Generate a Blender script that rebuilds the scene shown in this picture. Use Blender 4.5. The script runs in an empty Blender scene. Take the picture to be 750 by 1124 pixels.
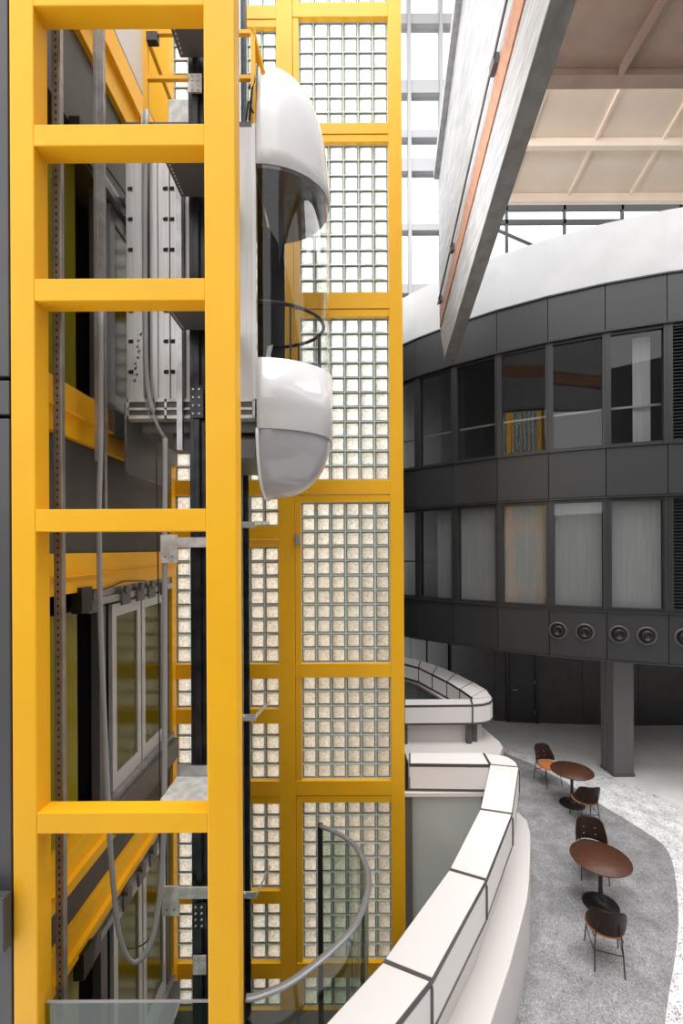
import bpy, math, random
from mathutils import Vector, Matrix
C = bpy.context.scene
COL = C.collection
random.seed(7)
PI = math.pi
# ---------------------------------------------------------------- camera, sky, exposure
F = 500.0; HX = 375.0; HY = 602.0; CZ = 5.6
cd = bpy.data.cameras.new('camera'); cam = bpy.data.objects.new('camera', cd); COL.objects.link(cam)
cam.location = (0, 0, CZ); cam.rotation_euler = (PI/2, math.radians(0.28), 0)
cd.sensor_fit = 'VERTICAL'; cd.sensor_height = 36; cd.lens = F/1124*36
cd.shift_y = (HY-562)/1124; cd.clip_start = 0.05; cd.clip_end = 200
C.camera = cam
w = bpy.data.worlds.new('overcast_sky'); C.world = w; w.use_nodes = True
bg = w.node_tree.nodes['Background']; bg.inputs[0].default_value = (1.0, 1.0, 1.0, 1); bg.inputs[1].default_value = 1.9
C.view_settings.view_transform = 'Standard'; C.view_settings.look = 'None'
C.view_settings.exposure = 0.2; C.view_settings.gamma = 1.0; C.view_settings.use_curve_mapping = False
C.cycles.use_denoising = True
C.cycles.max_bounces = 10; C.cycles.transparent_max_bounces = 16; C.cycles.transmission_bounces = 8
C.cycles.sample_clamp_indirect = 6.0
def area(name, loc, rot, sx, sy, power, col=(1, 1, 1)):
    l = bpy.data.lights.new(name, 'AREA'); l.shape = 'RECTANGLE'; l.size = sx; l.size_y = sy; l.energy = power; l.color = col
    o = bpy.data.objects.new(name, l); COL.objects.link(o); o.location = loc; o.rotation_euler = rot; return o
# unseen area lamps added behind the glass block wall to light its blocks
for k, (z, p, c) in enumerate([(0.6, 17, (1, .87, .72)), (3.4, 17, (1, .85, .71)), (6.4, 26, (1, .90, .80)), (9.4, 80, (1, 1, 1)), (12.2, 80, (1, 1, 1))]):
    area('block_backlight', (-0.7, 7.9, z), (PI/2, 0, PI), 3.0, 2.6, p, c)
area('floor_fill', (12, 5, 19.5), (0, 0, 0), 9, 12, 2200, (1, .99, .97))  # unseen area lamp added under the ceiling to brighten the floor
area('overhead_fill', (3, 3, 24), (0, 0, 0), 14, 14, 4200, (1, 1, 1))  # unseen area lamp added overhead for more light at ground level

# ---------------------------------------------------------------- helpers
def at(px, py, Y): return Vector(((px-HX)*Y/F, Y, CZ-(py-HY)*Y/F))
def fl(px, py, z=0.0):
    Y = (CZ-z)*F/(py-HY); return Vector(((px-HX)*Y/F, Y, z))
def xx(px, Y): return (px-HX)*Y/F
def zz(py, Y): return CZ-(py-HY)*Y/F
def mat(name, col, rough=.5, metal=0.0, noise=None, bump=None, coat=0.0, spec=None, emit=None):
    m = bpy.data.materials.new(name); m.use_nodes = True; nt = m.node_tree; b = nt.nodes['Principled BSDF']
    b.inputs['Base Color'].default_value = (*col, 1); b.inputs['Roughness'].default_value = rough
    b.inputs['Metallic'].default_value = metal; b.inputs['Coat Weight'].default_value = coat
    b.inputs['Coat Roughness'].default_value = .08
    if spec is not None: b.inputs['Specular IOR Level'].default_value = spec
    if emit: b.inputs['Emission Color'].default_value = (*emit[0], 1); b.inputs['Emission Strength'].default_value = emit[1]
    tc = nt.nodes.new('ShaderNodeTexCoord')
    if noise:                                   # (scale, colour2, contrast lo, hi)
        n = nt.nodes.new('ShaderNodeTexNoise'); n.inputs['Scale'].default_value = noise[0]; n.inputs['Detail'].default_value = 6
        mp = nt.nodes.new('ShaderNodeMapping'); nt.links.new(tc.outputs['Object'], mp.inputs[0]); nt.links.new(mp.outputs[0], n.inputs[0])
        if len(noise) > 4: mp.inputs['Scale'].default_value = noise[4]
        r = nt.nodes.new('ShaderNodeValToRGB'); r.color_ramp.elements[0].position = noise[2]; r.color_ramp.elements[1].position = noise[3]
        r.color_ramp.elements[0].color = (*noise[1], 1); r.color_ramp.elements[1].color = (*col, 1)
        nt.links.new(n.outputs[0], r.inputs[0]); nt.links.new(r.outputs[0], b.inputs['Base Color'])
    if bump:
        n2 = nt.nodes.new('ShaderNodeTexNoise'); n2.inputs['Scale'].default_value = bump[0]; n2.inputs['Detail'].default_value = 4
        nt.links.new(tc.outputs['Object'], n2.inputs[0])
        bp = nt.nodes.new('ShaderNodeBump'); bp.inputs['Strength'].default_value = bump[1]; bp.inputs['Distance'].default_value = .01
        nt.links.new(n2.outputs[0], bp.inputs['Height']); nt.links.new(bp.outputs[0], b.inputs['Normal'])
    return m
def glass(name, tint, refl=1.0, rough=0.0, base=.035):
    m = bpy.data.materials.new(name); m.use_nodes = True; nt = m.node_tree; nt.nodes.clear()
    o = nt.nodes.new('ShaderNodeOutputMaterial'); t = nt.nodes.new('ShaderNodeBsdfTransparent'); g = nt.nodes.new('ShaderNodeBsdfGlossy')
    t.inputs[0].default_value = (*tint, 1); g.inputs['Roughness'].default_value = rough
    g.inputs[0].default_value = (refl, refl, refl, 1)
    lw_ = nt.nodes.new('ShaderNodeLayerWeight'); lw_.inputs[0].default_value = .5
    pw = nt.nodes.new('ShaderNodeMath'); pw.operation = 'POWER'; pw.inputs[1].default_value = 4.0; nt.links.new(lw_.outputs['Facing'], pw.inputs[0])
    f = nt.nodes.new('ShaderNodeMath'); f.operation = 'MULTIPLY_ADD'; f.inputs[1].default_value = .9; f.inputs[2].default_value = base; nt.links.new(pw.outputs[0], f.inputs[0])
    mx = nt.nodes.new('ShaderNodeMixShader'); nt.links.new(f.outputs[0], mx.inputs[0]); nt.links.new(t.outputs[0], mx.inputs[1]); nt.links.new(g.outputs[0], mx.inputs[2])
    nt.links.new(mx.outputs[0], o.inputs[0]); return m
M = {}
M['yellow'] = mat('yellow_paint', (.88, .45, .012), .42, noise=(2.0, (.85, .425, .011), .35, .6), spec=.3)
M['side_yellow_refl'] = mat('side_glass_yellow_refl', (.20, .17, .006), .2, spec=.4)  # dark glass; the yellow frame's reflection is put into the base colour
M['dgrey'] = mat('dark_grey_cladding', (.07, .07, .075), .5, noise=(1.2, (.058, .058, .062), .4, .6))
M['wall_dark'] = mat('charcoal_plaster', (.07, .068, .068), .55, noise=(3, (.058, .056, .056), .4, .6))
M['drum'] = mat('anthracite_metal_cladding', (.036, .036, .038), .45, metal=.1)
M['drum_joint'] = mat('joint_black', (.012, .012, .012), .6)
M['mullion'] = mat('anodised_mullion', (.045, .045, .048), .4, metal=.4)
M['white'] = mat('white_plaster', (.50, .50, .505), .5, noise=(1.5, (.45, .45, .455), .35, .65))
M['white_gloss'] = mat('white_lacquer', (.72, .72, .73), .18, coat=.5)
M['bowl'] = mat('grey_acrylic', (.38, .38, .40), .15, coat=.6)
M['steel'] = mat('galvanised_steel', (.42, .42, .43), .38, metal=.75, noise=(9, (.33, .33, .34), .4, .6))
M['silver'] = mat('brushed_aluminium_panel', (.62, .62, .63), .42, metal=.35, noise=(5, (.55, .55, .56), .4, .6, (8, 8, .3)))
M['lsteel'] = mat('light_zinc_plate', (.66, .66, .64), .45, metal=.3, noise=(12, (.5, .5, .48), .4, .6))
M['black'] = mat('black_steel', (.013, .013, .014), .4)
M['blackm'] = mat('black_oiled_rail', (.03, .031, .034), .3, metal=.5, noise=(6, (.012, .012, .014), .4, .6))
M['gdark'] = mat('dark_grey_steel', (.11, .105, .105), .45, metal=.2)
M['lining'] = mat('charcoal_cab_lining', (.022, .022, .024), .25)
M['handr'] = mat('brushed_grey_handrail', (.22, .22, .23), .35, metal=.3)
M['rubber'] = mat('grey_cable_sheath', (.28, .28, .285), .5)
M['doorframe'] = mat('satin_door_frame', (.50, .50, .51), .35, metal=.35)
M['hole'] = mat('hole_black', (.006, .006, .006), .8)
M['frame_grey'] = mat('grey_window_frame', (.27, .27, .28), .5)
M['colm'] = mat('mid_grey_column_paint', (.12, .12, .122), .45)
M['glass'] = glass('clear_glass', (.90, .93, .92), 1.0)
M['glass_green'] = glass('greenish_balustrade_glass', (.58, .68, .63), 1.0)
M['glass_dark'] = glass('tinted_facade_glass', (.80, .81, .81), .75, base=.04)
M['glass_yellow_refl'] = mat('dark_lift_glass_yellow_refl', (.07, .064, .003), .16, spec=.35)  # door glass; yellow reflections are put into its olive base colour
M['glass_cab'] = glass('cab_glass', (.82, .84, .84), 1.0)
M['blind'] = mat('grey_roller_blind', (.64, .64, .64), .5, noise=(3, (.57, .57, .57), .4, .6, (6, 6, .3)), coat=.25)
M['frost'] = mat('frosted_glass', (.38, .43, .43), .18, coat=.4)
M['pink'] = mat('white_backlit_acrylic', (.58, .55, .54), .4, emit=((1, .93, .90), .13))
M['stripe'] = mat('grey_metal_trim', (.09, .085, .08), .35, metal=.3)
M['plinth'] = mat('white_solid_surface', (.66, .62, .605), .45)
M['conc'] = mat('board_marked_concrete', (.46, .46, .47), .7, noise=(4, (.29, .29, .30), .35, .62, (1, .6, 5)), bump=(8, .3))
M['conc_d'] = mat('dark_grey_concrete', (.17, .165, .16), .75, noise=(5, (.12, .115, .11), .35, .65), bump=(10, .3))
M['copper'] = mat('orange_timber_strip', (.46, .20, .095), .6, noise=(7, (.30, .125, .06), .35, .6, (1, 3, 1)))
M['brown'] = mat('brown_steel', (.31, .205, .155), .6, noise=(1, (.26, .17, .13), .4, .6))  # near ceiling section, browner and darker than the cream panels
M['beige'] = mat('cream_painted_steel', (.88, .74, .61), .6, noise=(1, (.85, .70, .57), .4, .6))
M['wood'] = mat('walnut', (.115, .045, .026), .4, noise=(5, (.06, .023, .014), .3, .7, (1, 9, 1)), spec=.3)
M['shell'] = mat('dark_walnut_shell', (.034, .015, .010), .45, noise=(5, (.018, .009, .006), .3, .7, (9, 1, 1)), spec=.25)
M['orange'] = mat('tan_leather', (.50, .16, .04), .5)
M['dleather'] = mat('black_leather', (.02, .018, .018), .4)
def speckle(name, base, dark, light, scale, th):
    m = bpy.data.materials.new(name); m.use_nodes = True; nt = m.node_tree; b = nt.nodes['Principled BSDF']; b.inputs['Roughness'].default_value = .6
    tc = nt.nodes.new('ShaderNodeTexCoord'); v = nt.nodes.new('ShaderNodeTexVoronoi'); v.inputs['Scale'].default_value = scale
    nt.links.new(tc.outputs['Object'], v.inputs[0])
    r = nt.nodes.new('ShaderNodeValToRGB'); r.color_ramp.interpolation = 'CONSTANT'
    e = r.color_ramp.elements; e[0].color = (*dark, 1); e[0].position = 0; e[1].color = (*base, 1); e[1].position = th
    x = e.new(1-th*.7); x.color = (*light, 1)
    nt.links.new(v.outputs['Color'], r.inputs[0])
    n = nt.nodes.new('ShaderNodeTexNoise'); n.inputs['Scale'].default_value = 3.2; n.inputs['Detail'].default_value = 8; nt.links.new(tc.outputs['Object'], n.inputs[0])
    mr = nt.nodes.new('ShaderNodeMapRange'); mr.inputs[1].default_value = .3; mr.inputs[2].default_value = .7; mr.inputs[3].default_value = .74; mr.inputs[4].default_value = 1.22
    nt.links.new(n.outputs[0], mr.inputs[0])
    mx = nt.nodes.new('ShaderNodeVectorMath'); mx.operation = 'SCALE'; nt.links.new(r.outputs[0], mx.inputs[0]); nt.links.new(mr.outputs[0], mx.inputs['Scale'])
    nt.links.new(mx.outputs[0], b.inputs['Base Color']); return m
M['terrazzo'] = speckle('white_terrazzo', (.76, .76, .77), (.22, .22, .22), (.88, .88, .88), 62, .20)
M['carpet'] = speckle('grey_speckled_floor', (.285, .285, .29), (.19, .19, .195), (.39, .39, .395), 70, .34)
M['floor'] = mat('pale_polished_concrete', (.80, .79, .78), .45, noise=(1.6, (.72, .71, .70), .35, .65))
def block_mat():
    m = bpy.data.materials.new('rippled_glass_block'); m.use_nodes = True; nt = m.node_tree; nt.nodes.clear()
    o = nt.nodes.new('ShaderNodeOutputMaterial'); t = nt.nodes.new('ShaderNodeBsdfTranslucent'); d = nt.nodes.new('ShaderNodeBsdfDiffuse'); g = nt.nodes.new('ShaderNodeBsdfGlossy')
    g.inputs['Roughness'].default_value = .12
    tc = nt.nodes.new('ShaderNodeTexCoord'); n = nt.nodes.new('ShaderNodeTexNoise'); n.inputs['Scale'].default_value = 26; n.inputs['Detail'].default_value = 5; n.inputs['Distortion'].default_value = 1.4
    nt.links.new(tc.outputs['Object'], n.inputs[0])
    r = nt.nodes.new('ShaderNodeValToRGB'); r.color_ramp.elements[0].position = .36; r.color_ramp.elements[0].color = (.60, .58, .52, 1); r.color_ramp.elements[1].position = .58; r.color_ramp.elements[1].color = (.96, .95, .90, 1)
    nt.links.new(n.outputs[0], r.inputs[0]); nt.links.new(r.outputs[0], t.inputs[0])
    d.inputs[0].default_value = (.35, .36, .33, 1)
    bp = nt.nodes.new('ShaderNodeBump'); bp.inputs['Strength'].default_value = .6; bp.inputs['Distance'].default_value = .01
    nt.links.new(n.outputs[0], bp.inputs['Height']); nt.links.new(bp.outputs[0], g.inputs['Normal'])
    a = nt.nodes.new('ShaderNodeMixShader'); a.inputs[0].default_value = .22; nt.links.new(t.outputs[0], a.inputs[1]); nt.links.new(d.outputs[0], a.inputs[2])
    b = nt.nodes.new('ShaderNodeMixShader'); b.inputs[0].default_value = .07; nt.links.new(a.outputs[0], b.inputs[1]); nt.links.new(g.outputs[0], b.inputs[2])
    nt.links.new(b.outputs[0], o.inputs[0]); return m
M['block'] = block_mat()
M['blockrim'] = mat('dark_green_block_edge', (.13, .16, .13), .2)
M['mortar'] = mat('pale_block_joint', (.70, .76, .71), .6)

ROOT = {}
class MB:
    def __init__(s): s.v = []; s.f = []; s.mi = []; s.cur = 0; s.sm = []
    def add(s, vs, fs, smooth=False):
        o = len(s.v); s.v += [Vector(p) for p in vs]
        for f in fs: s.f.append([i+o for i in f]); s.mi.append(s.cur); s.sm.append(smooth)
        return s
    def box(s, x0, x1, y0, y1, z0, z1):
        x0, x1 = min(x0, x1), max(x0, x1); y0, y1 = min(y0, y1), max(y0, y1); z0, z1 = min(z0, z1), max(z0, z1)
        return s.add([(x0,y0,z0),(x1,y0,z0),(x1,y1,z0),(x0,y1,z0),(x0,y0,z1),(x1,y0,z1),(x1,y1,z1),(x0,y1,z1)],
                     [(0,3,2,1),(4,5,6,7),(0,1,5,4),(1,2,6,5),(2,3,7,6),(3,0,4,7)])
    def obox(s, a, b, w, h, up=(0, 0, 1)):      # oriented bar from a to b: w across, h along up
        a = Vector(a); b = Vector(b); d = (b-a).normalized(); u = Vector(up); sd = d.cross(u).normalized(); u = sd.cross(d).normalized()
        vs = [p+sd*(w/2*i)+u*(h/2*j) for p in (a, b) for i, j in ((-1,-1),(1,-1),(1,1),(-1,1))]
        return s.add(vs, [(0,1,2,3),(7,6,5,4),(0,4,5,1),(1,5,6,2),(2,6,7,3),(3,7,4,0)])
    def hexa(s, b4, t4):
        return s.add(list(b4)+list(t4), [(0,3,2,1),(4,5,6,7),(0,1,5,4),(1,2,6,5),(2,3,7,6),(3,0,4,7)])
    def cyl(s, a, b, r0, r1=None, n=16, cap=True):
        r1 = r0 if r1 is None else r1; a = Vector(a); b = Vector(b); d = (b-a).normalized()
        u = d.orthogonal().normalized(); v = d.cross(u)
        vs = [p+(u*math.cos(2*PI*k/n)+v*math.sin(2*PI*k/n))*r for p, r in ((a, r0), (b, r1)) for k in range(n)]
        s.add(vs, [(k, (k+1) % n, n+(k+1) % n, n+k) for k in range(n)], True)
        if cap: s.add(vs, [tuple(range(n))[::-1], tuple(range(n, 2*n))])
        return s
    def tube(s, pts, r, n=10, flat=None):
        pts = [Vector(p) for p in pts]; L = len(pts); rings = []
        for i, p in enumerate(pts):
            d = (pts[min(i+1, L-1)]-pts[max(i-1, 0)]).normalized()
            up = Vector((0, 0, 1)) if abs(d.z) < .95 else Vector((0, 1, 0))
            if flat: up = Vector(flat)
            sd = d.cross(up).normalized(); u = sd.cross(d).normalized()
            ra, rb = (r, r) if not isinstance(r, tuple) else r
            rings += [p+sd*(ra*math.cos(2*PI*k/n))+u*(rb*math.sin(2*PI*k/n)) for k in range(n)]
        fs = [(i*n+k, i*n+(k+1) % n, (i+1)*n+(k+1) % n, (i+1)*n+k) for i in range(L-1) for k in range(n)]
        fs += [tuple(range(n))[::-1], tuple(range((L-1)*n, L*n))]
        return s.add(rings, fs, True)
    def lathe(s, prof, c=(0, 0, 0), n=40):
        vs = [(c[0]+r*math.cos(2*PI*k/n), c[1]+r*math.sin(2*PI*k/n), c[2]+z) for r, z in prof for k in range(n)]
        fs = [(i*n+k, i*n+(k+1) % n, (i+1)*n+(k+1) % n, (i+1)*n+k) for i in range(len(prof)-1) for k in range(n)]
        fs += [tuple(range(n))[::-1], tuple(range((len(prof)-1)*n, len(prof)*n))]
        return s.add(vs, fs, True)
    def strip(s, rows, smooth=False, loop=False):   # grid of rows of points
        n = len(rows[0]); vs = [p for r in rows for p in r]
        return s.add(vs, [(i*n+k, i*n+(k+1) % n, (i+1)*n+(k+1) % n, (i+1)*n+k) for i in range(len(rows)-1) for k in range(n if loop else n-1)], smooth)
    def prism(s, poly, z0, z1):
        n = len(poly); vs = [(p[0], p[1], z0) for p in poly]+[(p[0], p[1], z1) for p in poly]
        return s.add(vs, [tuple(range(n))[::-1], tuple(range(n, 2*n))]+[(k, (k+1) % n, n+(k+1) % n, n+k) for k in range(n)])
    def build(s, name, m, parent=None, bevel=0.0, solid=0.0, sub=0, off=-1):
        org = Vector((0, 0, 0))
        if parent is not None: org = ROOT.get(parent.name, org)
        me = bpy.data.meshes.new(name); me.from_pydata([tuple(v-org) for v in s.v], [], s.f)
        ms = m if isinstance(m, (list, tuple)) else [m]
        for k in ms: me.materials.append(M[k])
        for p, i, sm in zip(me.polygons, s.mi, s.sm): p.material_index = i; p.use_smooth = sm
        me.update()
        o = bpy.data.objects.new(name, me); COL.objects.link(o)
        if parent is not None: o.parent = parent; ROOT[o.name] = org
        if solid: md = o.modifiers.new('s', 'SOLIDIFY'); md.thickness = solid; md.offset = off
        if sub: md = o.modifiers.new('u', 'SUBSURF'); md.levels = sub; md.render_levels = sub
        if bevel: md = o.modifiers.new('b', 'BEVEL'); md.width = bevel; md.segments = 2; md.limit_method = 'ANGLE'
        return o
def bsplit(b, name, m, parent, bevel=0.0):      # every separate piece becomes a part of its own
    n = len(b.v); par = list(range(n))
    def fd(i):
        while par[i] != i: par[i] = par[par[i]]; i = par[i]
        return i
    key = {}
    for i, v in enumerate(b.v):
        k = tuple(round(c, 5) for c in v)
        if k in key: par[fd(i)] = fd(key[k])
        else: key[k] = i
    for f in b.f:
        for i in f[1:]: par[fd(i)] = fd(f[0])
    gr = {}
    for fi, f in enumerate(b.f): gr.setdefault(fd(f[0]), []).append(fi)
    out = []
    for g in gr.values():
        c = MB(); mp = {}
        for fi in g:
            for i in b.f[fi]:
                if i not in mp: mp[i] = len(c.v); c.v.append(b.v[i])
            c.f.append([mp[i] for i in b.f[fi]]); c.mi.append(b.mi[fi]); c.sm.append(b.sm[fi])
        out.append(c.build(name, m, parent, bevel=bevel))
    return out
def thing(name, label, cat, loc=(0, 0, 0), group=None):
    o = bpy.data.objects.new(name, None); COL.objects.link(o); o.location = loc; o.empty_display_size = .1
    ROOT[o.name] = Vector(loc)
    o['label'] = label; o['category'] = cat
    if group: o['group'] = group
    return o
def tag(o, label, cat, group=None):
    o['label'] = label; o['category'] = cat
    if group: o['group'] = group
    return o
def struct(o, label=None, cat=None):
    o['kind'] = 'structure'
    if label: o['label'] = label
    if cat: o['category'] = cat
    return o
def sroot(name, loc=(0, 0, 0)):
    o = bpy.data.objects.new(name, None); COL.objects.link(o); o.location = loc; ROOT[o.name] = Vector(loc); o['kind'] = 'structure'; return o
def lab(o, s): o['label'] = s; return o
def dup(root, loc, rz, label, group=None):
    r = root.copy(); COL.objects.link(r); r.location = loc; r.rotation_euler = (0, 0, rz); r['label'] = label
    if group: r['group'] = group
    for ch in list(root.children):
        c = ch.copy(); COL.objects.link(c); c.parent = r
        for g in list(ch.children):
            d = g.copy(); COL.objects.link(d); d.parent = c
    return r

# ================================================================ FLOOR
ledge_n = [(-.3, 3.0), (.35, 3.5), (1.0, 4.05)] + [tuple(fl(x, y, .9)[:2]) for x, y in ((536, 1124), (557.7, 1060), (568.5, 1021), (577, 988), (579.5, 965), (580.5, 940), (580.8, 915), (577, 901), (568, 893))] + [(2.85, 8.42), (2.5, 8.5), (.95, 8.5)]
ledge_b = [(.95, 10.05), (3.2, 10.1)] + [tuple(fl(x, y, .95)[:2]) for x, y in ((548, 828), (551.3, 821), (548, 815), (539, 807.5), (527.5, 797))] + [(3.35, 13.2), (2.9, 14.4), (2.2, 15.3), (.95, 15.8)]
fpoly = ledge_n + ledge_b + [(.95, 26), (26, 26), (26, -5), (-.3, -5)]
b = MB(); b.prism([tuple(p) for p in fpoly][::-1], -.3, 0); struct(b.build('floor', 'floor'))
bound = [(552, 827), (578, 838), (588, 843), (620, 860), (652, 881), (682, 899), (713, 919), (728, 931), (736, 946), (740.5, 970), (743, 1006), (742, 1030), (739, 1055), (728, 1124)]
bp_ = [fl(x, y)[:2] for x, y in bound] + [(3.6, 5.0), (3.3, 4.3), (2.6, 3.2), (1.5, 2.2)]
tb = [(552, 819), (600, 832), (636, 843), (670, 855), (710, 871), (750, 889), (800, 915), (850, 950)]
tp_ = [fl(x, y)[:2] for x, y in tb] + [(6.9, 6.8), (6.6, 5.2), (5.6, 3.6), (4.2, 2.0)]
def smooth_poly(pts, k=4):
    P = [Vector((p[0], p[1])) for p in pts]; out = []
    for i in range(len(P)-1):
        p0 = P[max(i-1, 0)]; p1 = P[i]; p2 = P[i+1]; p3 = P[min(i+2, len(P)-1)]
        for j in range(k):
            t = j/k; out.append(.5*((2*p1)+(p2-p0)*t+(2*p0-5*p1+4*p2-p3)*t*t+(3*p1-p0-3*p2+p3)*t**3))
    out.append(P[-1]); return out
inner = [(3.42, 9.95), (3.3, 9.2), (3.3, 8.3)] + [(p[0]+.0, p[1]) for p in ledge_n[:12]][::-1]
inner = [(3.55, 10.3)] + [(3.3, 9.6), (3.15, 8.7)] + [tuple(p) for p in ledge_n[3:12]][::-1] + [(1.05, 4.05), (.4, 3.45)]
terr = [tuple(p) for p in smooth_poly(tp_)] ; carp = [tuple(p) for p in smooth_poly(bp_)]
b = MB(); b.prism(inner[::-1]+terr, .001, .004); struct(b.build('trim_1', 'terrazzo'))
b = MB(); b.prism([(p[0]+.002, p[1]) for p in inner[::-1]]+carp, .0045, .008); struct(b.build('trim_2', 'carpet'))
b = MB(); b.box(-3.2, 26, -5, 26, -3.5, -3.3); struct(b.build('floor', 'wall_dark'))
b = MB(); b.box(-2.6, -.30, 3.0, 6.12, -.75, -.6).box(-.30, .25, 3.9, 6.12, -.75, -.6); struct(b.build('floor', 'gdark'))

# ================================================================ DRUM BUILDING (round, dark clad)
DC = (10.6, 21.1); DR = 11.6; A0 = -46.7; DA = 5.92
def dpt(deg, z, r=DR): a = math.radians(deg); return Vector((DC[0]+r*math.sin(a), DC[1]-r*math.cos(a), z))
seams = [A0+DA*k for k in range(-5, 12)]
def ringseg(b, a0, a1, z0, z1, r=DR, t=.06, g=0.0):
    p0 = dpt(a0, z0, r); p1 = dpt(a1, z0, r); d = (p1-p0).normalized(); p0 = p0+d*g; p1 = p1-d*g
    nrm = Vector((-d.y, d.x, 0)); nrm = nrm if nrm.dot(Vector((DC[0], DC[1], z0))-p0) > 0 else -nrm
    q0 = p0+nrm*t; q1 = p1+nrm*t; up = Vector((0, 0, z1-z0))
    b.hexa([p0, p1, q1, q0], [p0+up, p1+up, q1+up, q0+up])
dr = sroot('wall_right', (DC[0], DC[1], 3))
for (z0, z1) in ((3.0, 4.13), (6.75, 7.88), (10.55, 11.62)):
    for i in range(len(seams)-1):
        b = MB(); ringseg(b, seams[i], seams[i+1], z0+.02, z1-.02, g=.008); b.build('cladding_panel', 'drum', dr, bevel=.004)
b = MB()
for i in range(len(seams)-1):
    for (z0, z1) in ((3.0, 4.13), (6.75, 7.88), (10.55, 11.62)):
        ringseg(b, seams[i], seams[i+1], z0, z1, DR-.065, .25)
b.build('backing_band', 'drum_joint', dr)
b = MB()
for i in range(len(seams)-1):
    for z in (3.0, 4.13, 6.74, 7.885, 10.54, 11.62): ringseg(b, seams[i], seams[i+1], z-.018, z+.018, DR+.03, .10)
b.build('drip_edge', 'mullion', dr)
b = MB()
for i in range(len(seams)-1): ringseg(b, seams[i], seams[i+1], 11.64, 13.02, DR-.02, .3)
lab(b.build('parapet', 'white', dr), 'white parapet band')
b = MB(); poly = [tuple(dpt(a, 0, DR-.3)[:2]) for a in range(-76, 80, 6)]+[(22, 24), (0, 24)]
b.prism(poly, 3.02, 3.12).prism(poly, 7.0, 7.15).prism(poly, 11.7, 11.85); b.build('floor_slab', 'conc_d', dr)
b = MB()
for i in range(len(seams)-1): ringseg(b, seams[i], seams[i+1], 3.1, 11.7, DR-2.6, .1)
b.build('inner_wall', 'wall_dark', dr)
# window bays
wn = 1
for row, (z0, z1) in enumerate(((4.15, 6.72), (7.9, 10.52))):
    for i in range(3, len(seams)-4):
        a0, a1 = seams[i], seams[i+1]
        louv = (i == 10) or i >= 11
        wr = sroot('window_%d' % wn, dpt((a0+a1)/2, z0)); wn += 1
        f = MB()
        p = dpt(a0, z0, DR-.05); q = dpt(a1, z0, DR-.05); d = (q-p).normalized(); up = Vector((0, 0, z1-z0))
        nr = Vector((-d.y, d.x, 0))
        for c, wd in ((p+d*.055, .11), (q-d*.03, .06)):
            f.hexa([c-d*wd/2-nr*.03, c+d*wd/2-nr*.03, c+d*wd/2+nr*.16, c-d*wd/2+nr*.16], [x+up for x in (c-d*wd/2-nr*.03, c+d*wd/2-nr*.03, c+d*wd/2+nr*.16, c-d*wd/2+nr*.16)])
        for zc in (z0+.035, z1-.035):
            f.hexa([p-nr*.0+Vector((0,0,zc-z0-.03)), q+Vector((0,0,zc-z0-.03)), q+nr*.12+Vector((0,0,zc-z0-.03)), p+nr*.12+Vector((0,0,zc-z0-.03))],
                   [p+Vector((0,0,zc-z0+.03)), q+Vector((0,0,zc-z0+.03)), q+nr*.12+Vector((0,0,zc-z0+.03)), p+nr*.12+Vector((0,0,zc-z0+.03))])
        f.build('window_frame', 'mullion', wr)
        if louv:
            l = MB(); n = 34
            for k in range(n):
                zc = z0+.09+(z1-z0-.18)*k/(n-1)
                c0 = p+d*.12+Vector((0, 0, zc-z0)); c1 = q-d*.07+Vector((0, 0, zc-z0))
                l.hexa([c0-Vector((0,0,.024)), c1-Vector((0,0,.024)), c1+nr*.06+Vector((0,0,.006)), c0+nr*.06+Vector((0,0,.006))],
                       [c0-Vector((0,0,.014)), c1-Vector((0,0,.014)), c1+nr*.06+Vector((0,0,.016)), c0+nr*.06+Vector((0,0,.016))])
            lab(l.build('louvre', 'mullion', wr), 'dark horizontal louvre slats')
            k = MB(); k.hexa([p+nr*.1, q+nr*.1, q+nr*.14, p+nr*.14], [x+up for x in (p+nr*.1, q+nr*.1, q+nr*.14, p+nr*.14)]); k.build('louvre_backing', 'hole', wr)
            continue
        g = MB(); e = d*.05
        g.hexa([p+e+nr*.05, q-e+nr*.05, q-e+nr*.062, p+e+nr*.062], [x+up for x in (p+e+nr*.05, q-e+nr*.05, q-e+nr*.062, p+e+nr*.062)])
        g.build('pane', 'glass_dark', wr)
        if (row == 0 and i >= 6):
            s0 = 0.12; bl = MB(); a_ = p+d*s0+nr*.2; b_ = q-d*.07+nr*.2
            bl.hexa([a_, b_, b_+nr*.01, a_+nr*.01], [x+up*.99 for x in (a_, b_, b_+nr*.01, a_+nr*.01)]); bl.build('blind', 'blind', wr)
        if row == 0 and i == 5:
            bl = MB(); a_ = p+d*.55+nr*.2; b_ = q-d*.07+nr*.2
            bl.hexa([a_, b_, b_+nr*.01, a_+nr*.01], [x+up*.99 for x in (a_, b_, b_+nr*.01, a_+nr*.01)]); bl.build('blind', 'blind', wr)
        if row == 1 and i == 9:
            bl = MB(); a_ = p+d*.62+nr*.35; b_ = q-d*.22+nr*.35
            bl.hexa([a_, b_, b_+nr*.02, a_+nr*.02], [x+up*.97 for x in (a_, b_, b_+nr*.02, a_+nr*.02)]); lab(bl.build('blind', 'blind', wr), 'pale grey screen panel')
        if not (row == 0 and i >= 6):
            zr = 8.84-(z0 if row else 0); zr = 8.84 if row else 5.2
            rr = MB(); rr.obox(dpt(a0, zr, DR-.35), dpt(a1, zr, DR-.35), .04, .05); lab(rr.build('guard_rail', 'doorframe', wr), 'pale guard rail behind the glass')
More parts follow.
